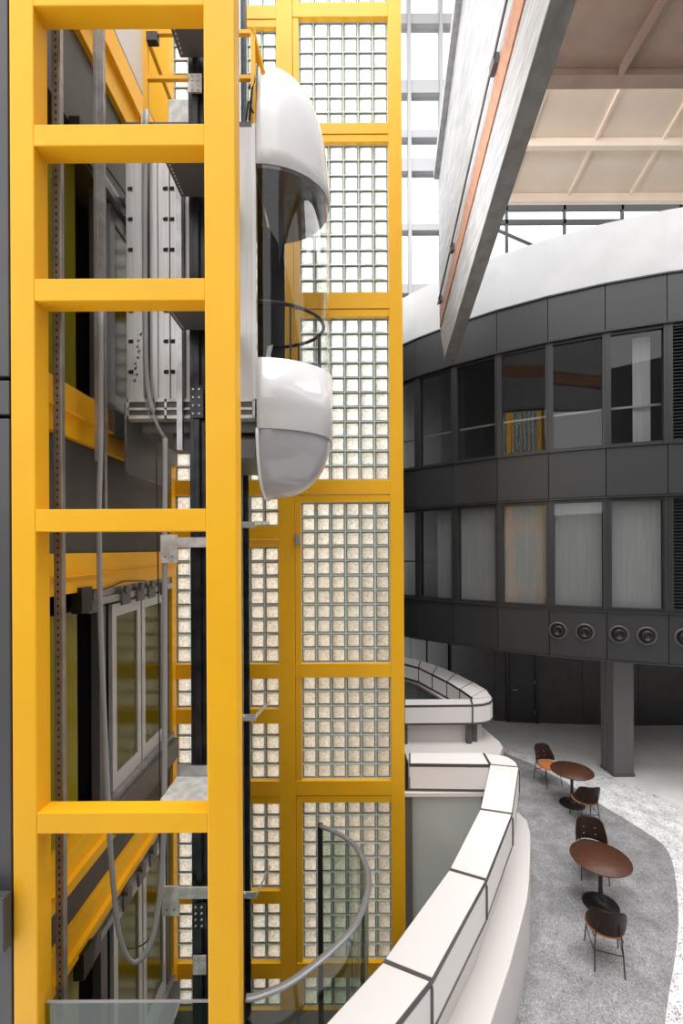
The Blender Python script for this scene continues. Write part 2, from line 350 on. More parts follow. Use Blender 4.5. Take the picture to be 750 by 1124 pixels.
# air nozzles
def nozzle(c, nrm, label):
    t = thing('air_nozzle', label, 'air vent', c, 'round air nozzles on the lowest dark band')
    n = Vector(nrm); up = Vector((0, 0, 1)); s_ = n.cross(up).normalized()
    def ring(r, off): return [c+n*off+(s_*math.cos(2*PI*k/28)+up*math.sin(2*PI*k/28))*r for k in range(28)]
    b = MB(); b.strip([ring(.205, .0), ring(.205, .03), ring(.185, .045), ring(.165, .03), ring(.16, .012)], True, True); b.build('rim', 'gdark', t)
    b = MB(); b.strip([ring(.16, .012), ring(.12, .006), ring(.001, .006)], True, True); b.build('dish', 'drum_joint', t)
    b = MB(); b.strip([ring(.125, .008), ring(.125, .07), ring(.10, .10), ring(.085, .10), ring(.075, .05), ring(.001, .05)], True, True); b.build('jet', 'black', t)
pos = ['first from the left', 'second from the left', 'third from the left', 'fourth from the left', 'at the right edge']
for j, px in enumerate((612, 641.5, 679, 709.5, 751)):
    i = 8 if j < 2 else (9 if j < 4 else 10)
    p0 = dpt(seams[i], 3.56); p1 = dpt(seams[i+1], 3.56); d = (p1-p0); s_ = (px-HX)/F
    t_ = (s_*p0.y-p0.x)/(d.x-s_*d.y); c = p0+d*t_; c.z = 3.56+.06
    n = Vector((d.y, -d.x, 0)).normalized()
    if n.y > 0: n = -n
    nozzle(c, n, 'round black air nozzle on the dark curved band, %s' % pos[j])
# ground-floor wall under the drum
gw = [(-1, 20), (1.2, 18.6), (2.6, 17.2), (3.8, 15.9), (4.95, 14.75), (6.2, 14.55), (7.6, 14.4), (9.3, 14.3), (11, 14.3), (14, 14.6)]
g = sroot('wall_back', (7, 14.5, 0))
for i in range(len(gw)-1):
    p = Vector((*gw[i], 0)); q = Vector((*gw[i+1], 0)); d = (q-p).normalized(); nr = Vector((-d.y, d.x, 0)); up = Vector((0, 0, 3.0))
    n = max(1, round((q-p).length/1.15))
    for k in range(n):
        a_ = p+(q-p)*(k/n)+d*.008; b_ = p+(q-p)*((k+1)/n)-d*.008
        m = MB(); m.hexa([a_, b_, b_+nr*.06, a_+nr*.06], [x+up for x in (a_, b_, b_+nr*.06, a_+nr*.06)]); m.build('wall_panel', 'wall_dark', g)
m = MB()
for i in range(len(gw)-1):
    p = Vector((*gw[i], 0)); q = Vector((*gw[i+1], 0)); d = (q-p).normalized(); nr = Vector((-d.y, d.x, 0)); up = Vector((0, 0, 3.0))
    a_, b_ = p+nr*.07, q+nr*.07; m.hexa([a_, b_, b_+nr*.1, a_+nr*.1], [x+up for x in (a_, b_, b_+nr*.1, a_+nr*.1)])
m.build('backing', 'drum_joint', g)
# doors in it
def gdoor(name, p, q, lbl):
    p = Vector((*p, 0)); q = Vector((*q, 0)); d = (q-p).normalized(); nr = Vector((-d.y, d.x, 0))
    r = sroot(name, (p+q)/2); L = (q-p).length
    f = MB()
    for s_ in (.05, L-.05): f.obox(p+d*s_-nr*.03, p+d*s_-nr*.03+Vector((0, 0, 2.6)), .1, .08, up=nr)
    f.obox(p-nr*.03+Vector((0, 0, 2.6)), q-nr*.03+Vector((0, 0, 2.6)), .08, .1); f.build('door_frame', 'black', r)
    l = MB(); l.hexa([p+d*.12-nr*.03, q-d*.12-nr*.03, q-d*.12, p+d*.12], [x+Vector((0, 0, 2.5)) for x in (p+d*.12-nr*.03, q-d*.12-nr*.03, q-d*.12, p+d*.12)]); l.build('door_leaf', 'drum', r)
    h = MB(); c = p+d*.22-nr*.09+Vector((0, 0, 1.05)); h.cyl(c+nr*.06, c, .012, n=8); h.obox(c, c+d*.13, .02, .02); h.build('door_handle', 'steel', r)
    h = MB()
    for z in (.3, 1.25, 2.2): h.cyl(q-d*.11-nr*.06+Vector((0, 0, z)), q-d*.11-nr*.06+Vector((0, 0, z+.12)), .014, n=8)
    bsplit(h, 'hinge', 'steel', r)
gdoor('door_1', (5.28, 14.70), (6.25, 14.53), '')
gdoor('door_2', (3.05, 16.72), (3.75, 15.95), '')
# columns
for (px, w_, Y, z1, lb) in ((684, .50, 11.1, 3.01, 'wide grey steel column carrying the round building, the nearer of two'), (667.5, .20, 11.42, 3.01, 'narrow grey steel column behind the wide one, under the round building')):
    X = xx(px, Y); t = thing('support_column', lb, 'column', (X, Y, 0))
    b = MB(); b.box(X-w_/2, X+w_/2, Y, Y+w_*.9, 0.009, z1-.02); b.build('shaft', 'colm', t, bevel=.01)
    b = MB(); b.box(X-w_/2-.02, X+w_/2+.02, Y-.02, Y+w_*.9+.02, 0.004, .07); b.build('base_plate', 'gdark', t, bevel=.01)

# ================================================================ CEILING, WALLS AROUND
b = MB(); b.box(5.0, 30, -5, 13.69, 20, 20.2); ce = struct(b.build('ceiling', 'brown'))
yb = 14.26
for k in range(9):
    X = 8.45+k*3.2
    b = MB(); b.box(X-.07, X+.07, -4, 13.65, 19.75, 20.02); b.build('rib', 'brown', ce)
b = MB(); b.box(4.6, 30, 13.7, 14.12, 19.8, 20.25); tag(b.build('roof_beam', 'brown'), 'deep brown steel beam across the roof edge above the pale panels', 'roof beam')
sl = -.42
def rz_(Y): return 20.45+sl*(Y-14.26)
rf = sroot('ceiling', (8, 16, 19))
b = MB(); b.add([(4.6, 14.3, rz_(14.3)), (30, 14.3, rz_(14.3)), (30, 17.6, rz_(17.6)), (4.6, 17.6, rz_(17.6)), (4.6, 14.3, rz_(14.3)+.15), (30, 14.3, rz_(14.3)+.15), (30, 17.6, rz_(17.6)+.15), (4.6, 17.6, rz_(17.6)+.15)], [(0,3,2,1),(4,5,6,7),(0,1,5,4),(1,2,6,5),(2,3,7,6),(3,0,4,7)])
b.build('roof_panel', 'beige', rf)
for k in range(10):
    X = 6.65+k*2.35
    b = MB(); b.obox((X, 14.5, rz_(14.5)-.05), (X-.25, 17.5, rz_(17.5)-.05), .09, .14); b.build('rib', 'beige', rf)
for Y_, h_ in ((15.85, .28), (17.45, .3)):
    b = MB(); b.box(4.6, 30, Y_-.08, Y_+.12, rz_(Y_)-h_, rz_(Y_)); b.build('purlin', 'beige', rf)
# window band under the roof
wr = sroot('window_21', (8, 19, 13))
b = MB()
for z, h in ((13.2, .1), (19.2, .09), (19.82, .14)): b.box(4.5, 30, 19.0, 19.12, z-h, z+h)
for k in range(12): b.box(4.5+k*2.42, 4.6+k*2.42, 19.0, 19.12, 13, 19.9)
b.obox((5.2, 19.06, 19.5), (8.6, 19.06, 18.0), .08, .1); b.build('window_frame', 'mullion', wr)
b = MB(); b.box(4.5, 30, 19.05, 19.06, 13, 19.8); b.build('pane', 'glass', wr)
# tall glazed wall
wr = sroot('window_22', (2.5, 16, 13))
b = MB(); Yw = 15.5
for a_, c_ in ((15, 26), (88, 102), (143, 151), (174, 188), (246, 253), (312, 322)): b.box(.5, 4.1, Yw, Yw+.3, zz(a_, Yw), zz(c_, Yw))
for px in (452, 487): b.box(xx(px-1.8, Yw), xx(px+1.8, Yw), Yw-.05, Yw+.3, 12, 26)
b.build('window_frame', 'frame_grey', wr)
b = MB(); b.box(.5, 4.1, Yw+.14, Yw+.15, 12, 26); b.build('pane', 'glass', wr)
# enclosure out of view
b = MB(); b.box(-12, 1, -5.2, -5, -3, 7.5).box(1, 26, -5.2, -5, -3, 15); struct(b.build('wall_front_unseen', 'dgrey'))  # unseen wall, stepped in height to darken drum window reflections
b = MB(); b.box(26, 26.2, -5, 26, -3, 13); struct(b.build('wall_right', 'dgrey'))
M['added_wall_brick'] = mat('added_grey_brick_wall', (.10, .098, .096), .8, noise=(6, (.05, .05, .05), .4, .6, (1, 1, 4)))
b = MB(); b.box(.6, .8, 8.45, 15.4, -3, 12.4); struct(b.build('wall_left', 'added_wall_brick'))  # unseen wall added to give the drum glass something dark to reflect
# concrete wall beam crossing overhead
def cb(Y, z0off, X0=None): return Y
cr = thing('concrete_wall_beam', 'tall pale board-marked concrete wall beam with dark underside slanting down overhead', 'wall beam', (2.1, 6, 10))
def BX(Y): return 2.28+.045*(Y-10)
def ZB(Y): return 9.74-.196*(Y-10)
Ya, Yb = -1.5, 10.0
def pp(Y, dz, dx=0): return Vector((BX(Y)+dx, Y, ZB(Y)+dz))
b = MB(); th = .24
b.hexa([pp(Ya, 0), pp(Ya, 0, th), pp(Yb, 0, th*.9), pp(Yb, 0)], [pp(Ya, .95), pp(Ya, .95, th), pp(Yb+.5, 1.0, th), pp(Yb+.5, 1.0)]); b.build('lower_beam', ['conc'], cr)
b = MB(); b.hexa([pp(Ya, -.03, -.005), pp(Ya, -.03, th+.005), pp(Yb, -.03, th), pp(Yb, -.03, -.005)], [pp(Ya, .0, -.005), pp(Ya, .0, th+.005), pp(Yb, .0, th), pp(Yb, .0, -.005)]); lab(b.build('underside', 'conc_d', cr), 'dark underside')  # thin sheet along the beam's underside, darker than its sides
b = MB(); b.hexa([pp(Ya, .78, -.02), pp(Ya, .78, th), pp(Yb+.45, 1.0, th), pp(Yb+.45, 1.0, -.02)], [pp(Ya, 1.40, -.02), pp(Ya, 1.40, th), pp(Yb+.45, 1.35, th), pp(Yb+.45, 1.35, -.02)]); lab(b.build('timber_strip', 'copper', cr), 'orange timber strip')
b = MB(); b.hexa([pp(Ya, 1.45), pp(Ya, 1.45, th), pp(Yb+.6, 1.35, th), pp(Yb+.6, 1.35)], [pp(Ya, 7.6), pp(Ya, 7.6, th), pp(Yb+.6, 4.6, th), pp(Yb+.6, 4.6)]); b.build('upper_wall', 'conc', cr)
b = MB(); b.tube([pp(Y, 1.5+.0, -.07) for Y in (-1, 3, 6, 9, 10.4)], .018, 8); b.build('conduit', 'gdark', cr)
for Y, s_ in ((6.05, .16), (8.9, .1), (10.25, .1)):
    b = MB(); c = pp(Y, 1.5, -.05); b.box(c.x-.03, c.x+.04, c.y-s_*.6, c.y+s_*.6, c.z-.07, c.z+.07); b.build('clamp', 'gdark', cr)
b = MB(); b.hexa([pp(-1, 7.6, -.12), pp(-1, 7.6, th), pp(10.6, 4.55, th), pp(10.6, 4.55, -.12)], [pp(-1, 7.85, -.12), pp(-1, 7.85, th), pp(10.6, 4.8, th), pp(10.6, 4.8, -.12)]); b.build('coping', 'steel', cr)

# ================================================================ LIT PARAPETS AND LEDGES
def V2(p): return Vector((p[0], p[1]))
ZT = 1.9; ZBX = 1.44
def parapet(name, label, outer, inner_, loc, rounded=()):
    t = thing(name, label, 'parapet', loc)
    n = len(outer)-1; fr = MB()
    for i in range(n):
        o0, o1, i0, i1 = [V2(p) for p in (outer[i], outer[i+1], inner_[i], inner_[i+1])]
        g_ = .016
        def ins(a, b, f): return a+(b-a)*f
        # top panel inset
        q = [o0, o1, i1, i0]; c = (o0+o1+i0+i1)/4
        if i in rounded:
            arc_o = rounded[i]; pts = [V2(p) for p in arc_o]
            ring = pts + ([i1, i0] if (i1-i0).length > .05 else [i0])
        else: ring = q
        cc = sum(ring, Vector((0, 0)))/len(ring)
        rr = [p+(cc-p).normalized()*.028 for p in ring]
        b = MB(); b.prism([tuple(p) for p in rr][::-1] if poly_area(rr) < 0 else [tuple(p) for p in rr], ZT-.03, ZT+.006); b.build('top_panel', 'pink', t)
        fr.prism([tuple(p) for p in ring][::-1] if poly_area(ring) < 0 else [tuple(p) for p in ring], ZT-.06, ZT)
        fr.prism([tuple(p) for p in ring][::-1] if poly_area(ring) < 0 else [tuple(p) for p in ring], ZBX-.015, ZBX+.03)
        # side panels
        ocn = V2(((outer[i][0]+outer[i+1][0])/2, (outer[i][1]+outer[i+1][1])/2)); icn = (i0+i1)/2
        for (a_, b2, sgn) in ([(pts[k], pts[k+1], 1) for k in range(len(pts)-1)] if i in rounded else [(o0, o1, 1)]) + ([(i0, i1, -1)] if (i1-i0).length > .12 else []):
            d = (b2-a_).normalized(); nr = Vector((d.y, -d.x)); 
            mid = (a_+b2)/2
            if nr.dot(mid-cc) < 0: nr = -nr
            e = .02 if i not in rounded or sgn < 0 else (.0)
            a3, b3 = a_+d*e-nr*.0, b2-d*e
            b = MB(); P = [a3-nr*.03, b3-nr*.03, b3+nr*.0, a3+nr*.0]
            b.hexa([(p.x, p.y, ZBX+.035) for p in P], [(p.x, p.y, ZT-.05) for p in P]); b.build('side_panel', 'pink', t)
        fr.obox((i0.x, i0.y, ZBX+.03), (i0.x, i0.y, ZT-.06), .03, .03, up=(1, 0, 0)); fr.obox((o0.x, o0.y, ZBX+.03), (o0.x, o0.y, ZT-.06), .03, .03, up=(1, 0, 0))
    fr.build('trim_frame', 'stripe', t)
    return t
def poly_area(p): return sum(p[i][0]*p[(i+1) % len(p)][1]-p[(i+1) % len(p)][0]*p[i][1] for i in range(len(p)))/2
Lp = lambda x, y: tuple(fl(x, y, ZT)[:2])
S1o, S1i = Lp(471.5, 1077), Lp(419, 1055)
outer_n = [(-.42, 2.85), (.14, 3.25), S1o, Lp(532, 967), Lp(561, 894.5), Lp(568.5, 843), Lp(530, 827.5), Lp(448, 827)]
inner_n = [(-.75, 3.1), (-.22, 3.46), S1i, Lp(492, 955), Lp(526, 889), Lp(537, 840), Lp(537, 840), Lp(448, 838.5)]
# rounded the join so the corner panel is a rounded fan
arc = [outer_n[5], Lp(567.3, 839.5), Lp(564.5, 836.3), Lp(556.5, 831.5), Lp(545, 828.8), outer_n[6]]
nw = parapet('lit_parapet', 'large curved parapet of glowing white panels sweeping from the foreground to a rounded corner', outer_n, inner_n, (2, 6, .9), {5: arc})
ob_ = [(442, 721.3), (461, 725.5), (480, 731.5), (500, 740), (519, 749.5), (533, 757.5)]
outer_b = [(.95, 15.9)] + [Lp(*p) for p in ob_] + [Lp(539.5, 766), Lp(518, 774.2), Lp(443, 774.5)]
ib_ = [(442, 728.5), (459, 733), (474, 740.5), (490, 748.5), (504, 757), (517, 766)]
inner_b = [(.95, 15.0)] + [Lp(*p) for p in ib_] + [Lp(518, 767.8), Lp(516, 768.2), Lp(443, 768.2)]
arcb = [Lp(539.5, 766), Lp(540, 768.5), Lp(537.5, 771.5), Lp(530, 773.5), Lp(518, 774.2)]
bw = parapet('lit_parapet', 'smaller U-shaped parapet of glowing white panels in front of the dark doors, farther away', outer_b, inner_b, (3, 12, .9), {7: arcb})
b = MB(); p0 = Lp(447.5, 827); p1 = Lp(447.5, 838.5); b.box(p1[0]-.16, p1[0], p1[1], p0[1], ZBX, ZT); b.build('end_post', 'black', nw)
# ledges
def ledge(label, outl, wall_o, wall_i, z, loc):
    t = thing('stair_plinth', label, 'plinth', loc)
    b = MB(); ring = [tuple(p) for p in outl]+[tuple(p) for p in wall_i]
    if poly_area(ring) < 0: ring = ring[::-1]
    b.prism(ring, -.3, z); b.build('ledge', 'plinth', t, bevel=.015)
    return t
def shrink(o, i_, f): return [tuple(V2(a)+(V2(c)-V2(a))*f) for a, c in zip(o, i_)]
wi = shrink(outer_n, inner_n, .75)
l1 = ledge('white curved plinth ledge below the large glowing parapet beside the grey speckled floor', ledge_n, None, [(.95, 8.06), (2.8, 8.06)]+[p for p in wi[:5]][::-1], .9, (2.4, 6, 0))
# recessed upstands
up_ = MB(); so = shrink(outer_n, inner_n, .3); si = shrink(outer_n, inner_n, .62)
for i in range(len(so)-1):
    P = [so[i], so[i+1], si[i+1], si[i]]; up_.hexa([(p[0], p[1], .88) for p in P], [(p[0], p[1], ZBX-.015) for p in P])
up_.build('upstand', 'plinth', l1)
wi = shrink(outer_b, inner_b, .75)
l2 = ledge('white plinth ledge with rounded corner below the smaller glowing parapet', ledge_b, None, wi, .95, (3, 12, 0))
up_ = MB(); so = shrink(outer_b, inner_b, .55); si = shrink(outer_b, inner_b, .74)
for i in range(len(so)-1):
    P = [so[i], so[i+1], si[i+1], si[i]]; up_.hexa([(p[0], p[1], .93) for p in P], [(p[0], p[1], ZBX-.015) for p in P])
up_.build('upstand', 'plinth', l2)
for px, dy in ((444, 0), (514.5, 0), (520.5, .12)):
    Yp = 10.80+dy; X = xx(px, Yp); b = MB(); b.box(X-.055, X+.055, Yp, Yp+.12, .95, ZBX-.015); b.build('post', 'stripe', l2)
# glazing of the stairwell under the parapets
gl = thing('stairwell_glazing', 'tall frosted glass screen in dark frame below the large parapet next to the yellow wall', 'glass screen', (1.7, 7.8, -3))
Yg2 = 7.82
b = MB(); b.box(xx(451, Yg2), xx(527, Yg2), Yg2, Yg2+.02, -3.2, 1.36); b.build('pane', 'frost', gl)
b = MB(); b.box(xx(437, Yg2), xx(451, Yg2), Yg2-.03, Yg2+.08, -3.28, 1.36).box(xx(527, Yg2), xx(536, Yg2), Yg2-.03, Yg2+.08, -3.28, 1.36); b.build('post', 'gdark', gl)
b = MB(); b.box(xx(437, Yg2), xx(530, Yg2), Yg2-.06, Yg2+.1, 1.36, 1.425); b.build('head_rail', 'plinth', gl)
gl = thing('stairwell_glazing', 'grey glazing inside the smaller U-shaped parapet, split by a dark post', 'glass screen', (3, 13, -3))
b = MB(); P = [V2(p) for p in inner_b[1:7]]
for i in range(len(P)-1):
    b.hexa([(P[i].x-.04, P[i].y-.04, -3.2), (P[i+1].x-.04, P[i+1].y-.04, -3.2), (P[i+1].x-.06, P[i+1].y-.06, -3.2), (P[i].x-.06, P[i].y-.06, -3.2)],
           [(P[i].x-.04, P[i].y-.04, 1.36), (P[i+1].x-.04, P[i+1].y-.04, 1.36), (P[i+1].x-.06, P[i+1].y-.06, 1.36), (P[i].x-.06, P[i].y-.06, 1.36)])
b.build('pane', 'frost', gl)
b = MB(); c = P[2]; b.box(c.x-.16, c.x-.07, c.y-.16, c.y-.07, -3.2, 1.36); c = P[0]; b.box(c.x-.16, c.x-.07, c.y-.16, c.y-.07, -3.2, 1.36); b.build('post', 'gdark', gl)
b = MB()
for i in range(len(P)-1): b.obox((P[i].x-.05, P[i].y-.05, 1.39), (P[i+1].x-.05, P[i+1].y-.05, 1.39), .1, .06)
b.build('head_rail', 'plinth', gl)

# ================================================================ GLASS BLOCK WALL
YG = 6.15; XR = xx(443, YG); XL = -2.28
gb = thing('glass_block_wall', 'tall yellow steel framed wall of square glass blocks behind the lift', 'glass wall', (-.7, YG, -.6))
zy = lambda y: zz(y, YG)
pitch = 16.3*YG/F
def panel(px0, cols, y0, y1, top_rows=None, crop=None):
    x0 = xx(px0, YG); rows = max(1, round((y1-y0)/16.2)); ph = (zy(y0)-zy(y1))/rows; pw = pitch; b = MB()
    yb = YG+.05
    b.cur = 0
    for r in range(rows):
        for c in range(cols):
            a = x0+c*pw+.012; a2 = x0+(c+1)*pw-.012; z2 = zy(y0)-r*ph-.012; z1 = z2-ph+.024
            k = .011
            O = [(a, yb-.012, z1), (a2, yb-.012, z1), (a2, yb-.012, z2), (a, yb-.012, z2)]
            I = [(a+k, yb+.004, z1+k), (a2-k, yb+.004, z1+k), (a2-k, yb+.004, z2-k), (a+k, yb+.004, z2-k)]
            k2 = k+.010
            J = [(a+k2, yb-.010, z1+k2), (a2-k2, yb-.010, z1+k2), (a2-k2, yb-.010, z2-k2), (a+k2, yb-.010, z2-k2)]
            b.cur = 1; b.add(O+I, [(0,1,5,4),(1,2,6,5),(2,3,7,6),(3,0,4,7)])
            b.cur = 0; b.add(I+J, [(0,1,5,4),(1,2,6,5),(2,3,7,6),(3,0,4,7),(4,5,6,7)])
    b.cur = 2
    for c in range(cols+1): X = x0+c*pw; b.box(X-.006-(.006 if c else 0), X+.006+(.006 if c < cols else 0), yb-.004, yb+.06, zy(y1), zy(y0)); b.box(X-.005, X+.005, yb-.016, yb, zy(y1), zy(y0))
    for r in range(rows+1): z = zy(y0)-r*ph; b.box(x0, x0+cols*pw, yb-.004, yb+.06, z-.012, z+.012); b.box(x0, x0+cols*pw, yb-.017, yb, z-.005, z+.005)
    b.build('glass_block_panel', ['block', 'blockrim', 'mortar'], gb)
    return x0, x0+cols*pw
RB = [(-95, 5), (21, 137), (157, 322), (348, 527), (551, 728), (743, 856), (880, 1055), (1071, 1107)]
LB = [(-95, 8), (31, 137), (157, 322), (348, 527), (543, 577), (600, 728), (744, 777), (793, 856), (881, 976), (990, 1055), (1072, 1107)]
rx0 = 330.5; lx0 = 192.0
for y0, y1 in RB: panel(rx0, 6, y0, y1)
for y0, y1 in LB: panel(lx0, 7, y0, y1)
rxa, rxb = xx(rx0, YG), xx(rx0, YG)+6*pitch; lxa, lxb = xx(lx0, YG), xx(lx0, YG)+7*pitch
ztop, zbot = zy(-110), -.74
xs = xx(324, YG)
for x0, x1 in ((XL, lxa), (lxb, xs-.003), (rxb, XR)):
    b = MB(); b.box(x0, x1, YG-.03, YG+.14, zbot, ztop); b.build('post', 'yellow', gb, bevel=.004)
def bars(spans, x0, x1, d0=0, fr=None):
    for i in range(len(spans)):
        y0 = spans[i][1]; y1 = spans[i+1][0] if i+1 < len(spans) else 1135
        b = MB(); 
        if i+1 < len(spans): b.box(x0, x1, YG-.03, YG+.14, zy(y1)+(.10 if fr and y1-y0 > 18 else 0), zy(y0))
        else: b.box(x0, x1, YG-.03, YG+.14, zbot, zy(y0))
        b.build('crossbar', 'yellow', gb, bevel=.003)
bars(RB, rxa if False else xs, rxb, fr=True); bars(LB, lxa, lxb, fr=True)
for spans, x0, x1, rx in ((RB, xs+.004, rxb, rxa), (LB, None, None, None)):
    if x0 is None:
        b = MB()
        for i in range(1, len(spans)):
            if spans[i][0]-spans[i-1][1] > 18: b.box(lxa, lxb, YG-.022, YG+.1, zy(spans[i][0]), zy(spans[i][0])+.096)
        b.build('panel_frame', 'yellow', gb); continue
    for y0, y1 in spans:
        b = MB(); b.box(x0, rx, YG-.022, YG+.1, zy(y1)-.0, zy(y0)+.0); b.box(x0, x1, YG-.022, YG+.1, zy(y0), zy(y0)+.09) if y0 not in (743, 1071, -95, 21) else None
        b.build('panel_frame', 'yellow', gb)
b = MB(); b.box(xx(325, YG), xx(330, YG), YG-.09, YG-.03, zy(598), zy(587)); lab(b.build('latch', 'steel', gb), 'small steel latch')
# lobby behind the glass blocks
b = MB(); b.box(-2.5, .9, 8.3, 8.4, -.7, 7.0); struct(b.build('wall_back', 'beige'))

# ================================================================ LEFT WALL OF THE SHAFT
XW = -2.27
wl = sroot('wall_left', (XW, 4.5, -.6))
def lw(name, m, y0, y1, z0, z1, x0=XW-.12, x1=XW, par=wl, bev=.004):
    b = MB(); b.box(x0, x1, y0, y1, z0, z1); return b.build(name, m, par, bevel=bev)
for z0, z1 in ((2.50, 2.80), (5.57, 6.52), (9.2, 10.05)): lw('dark_panel', 'wall_dark', 3.36, 6.1, z0, z1)
lw('upper_panel', 'white', 3.36, 6.1, 10.9, 14, x0=XW-.5, x1=XW-.3)
lw('upper_slab', 'dgrey', 3.36, 6.1, 10.74, 10.86, x0=XW-.5)
lw('backing', 'hole', 3.36, 6.1, -.6, 10.05, x0=XW-.6, x1=XW-.5)
lw('corner_post', 'yellow', 5.99, 6.115, -.6, 14, x0=XW-.6, x1=XW+.04)
names = [('lowest yellow beam on the left shaft wall, above the lowest lift door', 2.17, 2.50), ('yellow sill beam on the left shaft wall just below the middle lift door', 2.80, 3.14),
         ('yellow header beam on the left shaft wall above the door rail', 5.24, 5.57), ('yellow sill beam on the left shaft wall below the cab', 6.52, 6.95), ('uppermost yellow beam on the left shaft wall near the roof', 10.05, 10.72)]
for lb, z0, z1 in names:
    t = thing('steel_beam', lb, 'beam', (XW, 4.7, z0))
    b = MB(); b.box(XW-.14, XW+.05, 3.37, 6.08, z0, z1); b.build('web', 'yellow', t, bevel=.004)
    b = MB(); b.box(XW-.14, XW+.10, 3.37, 6.08, z0+(z1-z0)*.42, z0+(z1-z0)*.46); b.build('lip', 'yellow', t)
# landing doors
def landing(z0, z1, label, loc):
    t = thing('landing_door', label, 'lift door', (XW, 5, z0))
    b = MB(); b.box(XW-.10, XW-.08, 3.38, 4.04, z0, z1); lab(b.build('side_glass', 'side_yellow_refl', t), 'dark side glass coloured with a yellow reflection')
    b = MB(); b.box(XW-.30, XW-.28, 4.04, 6.06, z0, z1); b.build('back_board', 'hole', t)
    for y0, y1 in ((4.50, 5.14), (5.17, 5.82)):
        f = MB(); w_ = .085
        for a, c in ((y0, y0+w_), (y1-w_, y1)): f.box(XW-.04, XW, a, c, z0+.02, z1)
        f.box(XW-.04, XW, y0+w_, y1-w_, z0+.02, z0+.17).box(XW-.04, XW, y0+w_, y1-w_, z1-.13, z1)
        fo = f.build('door_leaf', 'doorframe', t)
        g_ = MB(); g_.box(XW-.03, XW-.02, y0+w_, y1-w_, z0+.17, z1-.13); g_.build('glass', 'glass_yellow_refl', fo)
    b = MB(); b.box(XW-.10, XW-.02, 4.30, 4.42, z0, z1).box(XW-.06, XW+.0, 5.86, 5.98, z0, z1).box(XW-.12, XW-.08, 4.43, 4.47, z0, z1); b.build('jamb', 'gdark', t)
    b = MB(); b.box(XW-.02, XW+.05, 3.95, 6.0, z1+.03, z1+.10).box(XW-.04, XW+.02, 3.95, 6.0, z1+.10, z1+.19); b.build('header_track', 'steel', t)
    for y in (4.05, 4.66, 5.0, 5.3, 5.66):
        b = MB(); b.cyl((XW+.05, y, z1+.13), (XW+.085, y, z1+.13), .045, n=14).box(XW+.05, XW+.07, y-.09, y+.09, z1-.02, z1+.12); b.build('roller_hanger', 'gdark', t)
    b = MB(); b.box(XW+.0, XW+.09, 3.82, 3.98, z1+.0, z1+.22); b.build('drive_box', 'black', t)
    b = MB(); b.tube([(XW+.06, 3.85, z1+.2), (XW+.07, 4.2, z1+.17), (XW+.07, 4.6, z1+.22), (XW+.07, 5.1, z1+.19)], .007, 6); b.build('wire', 'black', t)
    b = MB(); b.box(XW-.06, XW+.06, 4.2, 6.0, z0-.04, z0+.015); b.build('sill', 'steel', t)
    b = MB(); b.box(XW-.02, XW+.115, 4.35, 5.98, z0-.30, z0-.05); b.build('sill_apron', 'gdark', t)
landing(-.02, 1.98, 'lowest lift landing door at the bottom of the shaft, with slanting header rail', 0)
landing(3.18, 5.06, 'pair of grey framed glass lift doors in the middle of the shaft', 0)
landing(6.99, 9.02, 'lift landing door with dark glass coloured with yellow reflections on the left wall behind the cab', 0)
# outer left wall strip
t = sroot('wall_left', (-2.6, 3.2, -1))
for z0, z1 in ((-1, 3.02), (3.04, 6.53), (6.56, 6.80), (6.83, 14)):
    b = MB(); b.box(-4.2, -2.345, 3.22, 3.36, z0, z1); b.build('cladding_panel', 'dgrey', t, bevel=.006)
b = MB(); b.box(-3, xx(11.5, 3.2)+0, 3.12, 3.2, zz(1034, 3.2), zz(975, 3.2)); lab(b.build('junction_box', 'dgrey', t, bevel=.008), 'grey box on the wall')

# ================================================================ FRONT STEEL FRAME
YF = 3.2; YD = 3.36
fr = thing('shaft_frame', 'large bright yellow steel ladder frame at the front of the lift shaft', 'steel frame', (-1.5, YF, -.6))
xA0, xA1 = xx(12.5, YF), xx(39, YF); xB0, xB1 = xx(226, YF), xx(260, YF)
for a, c in ((xA0, xA1), (xB0, xB1)):
    b = MB(); b.box(a, c, YF, YD, -.6, 10.4); b.build('post', 'yellow', fr, bevel=.009)
for y0, y1 in ((-22, 4), (134.5, 158), (304, 328.5), (557.5, 582), (891, 914)):
    b = MB(); b.box(xA1-.002, xB0+.002, YF+.002, YD-.005, zz(y1, YF), zz(y0, YF)); b.build('crossbeam', 'yellow', fr, bevel=.006)
bt = thing('glass_panel', 'low clear glass guard panel at the foot of the yellow frame', 'glass panel', (-1.5, 3.28, -.6))
b = MB(); b.box(xA1+.01, xB0-.01, 3.27, 3.285, -.6, zz(1098, 3.28)); b.build('pane', 'glass_green', bt)
b = MB(); b.box(xA1+.01, xB0-.01, 3.268, 3.287, zz(1098, 3.28), zz(1097, 3.28)); b.build('edge', 'rubber', bt)
if 0: b = MB(); b.box(xx(261, 3.34), xx(265.5, 3.34), 3.34, 3.46, -.6, 10.5); tag(b.build('edge_trim', 'silver'), 'slim pale metal strip along the right edge of the yellow frame post', 'trim')

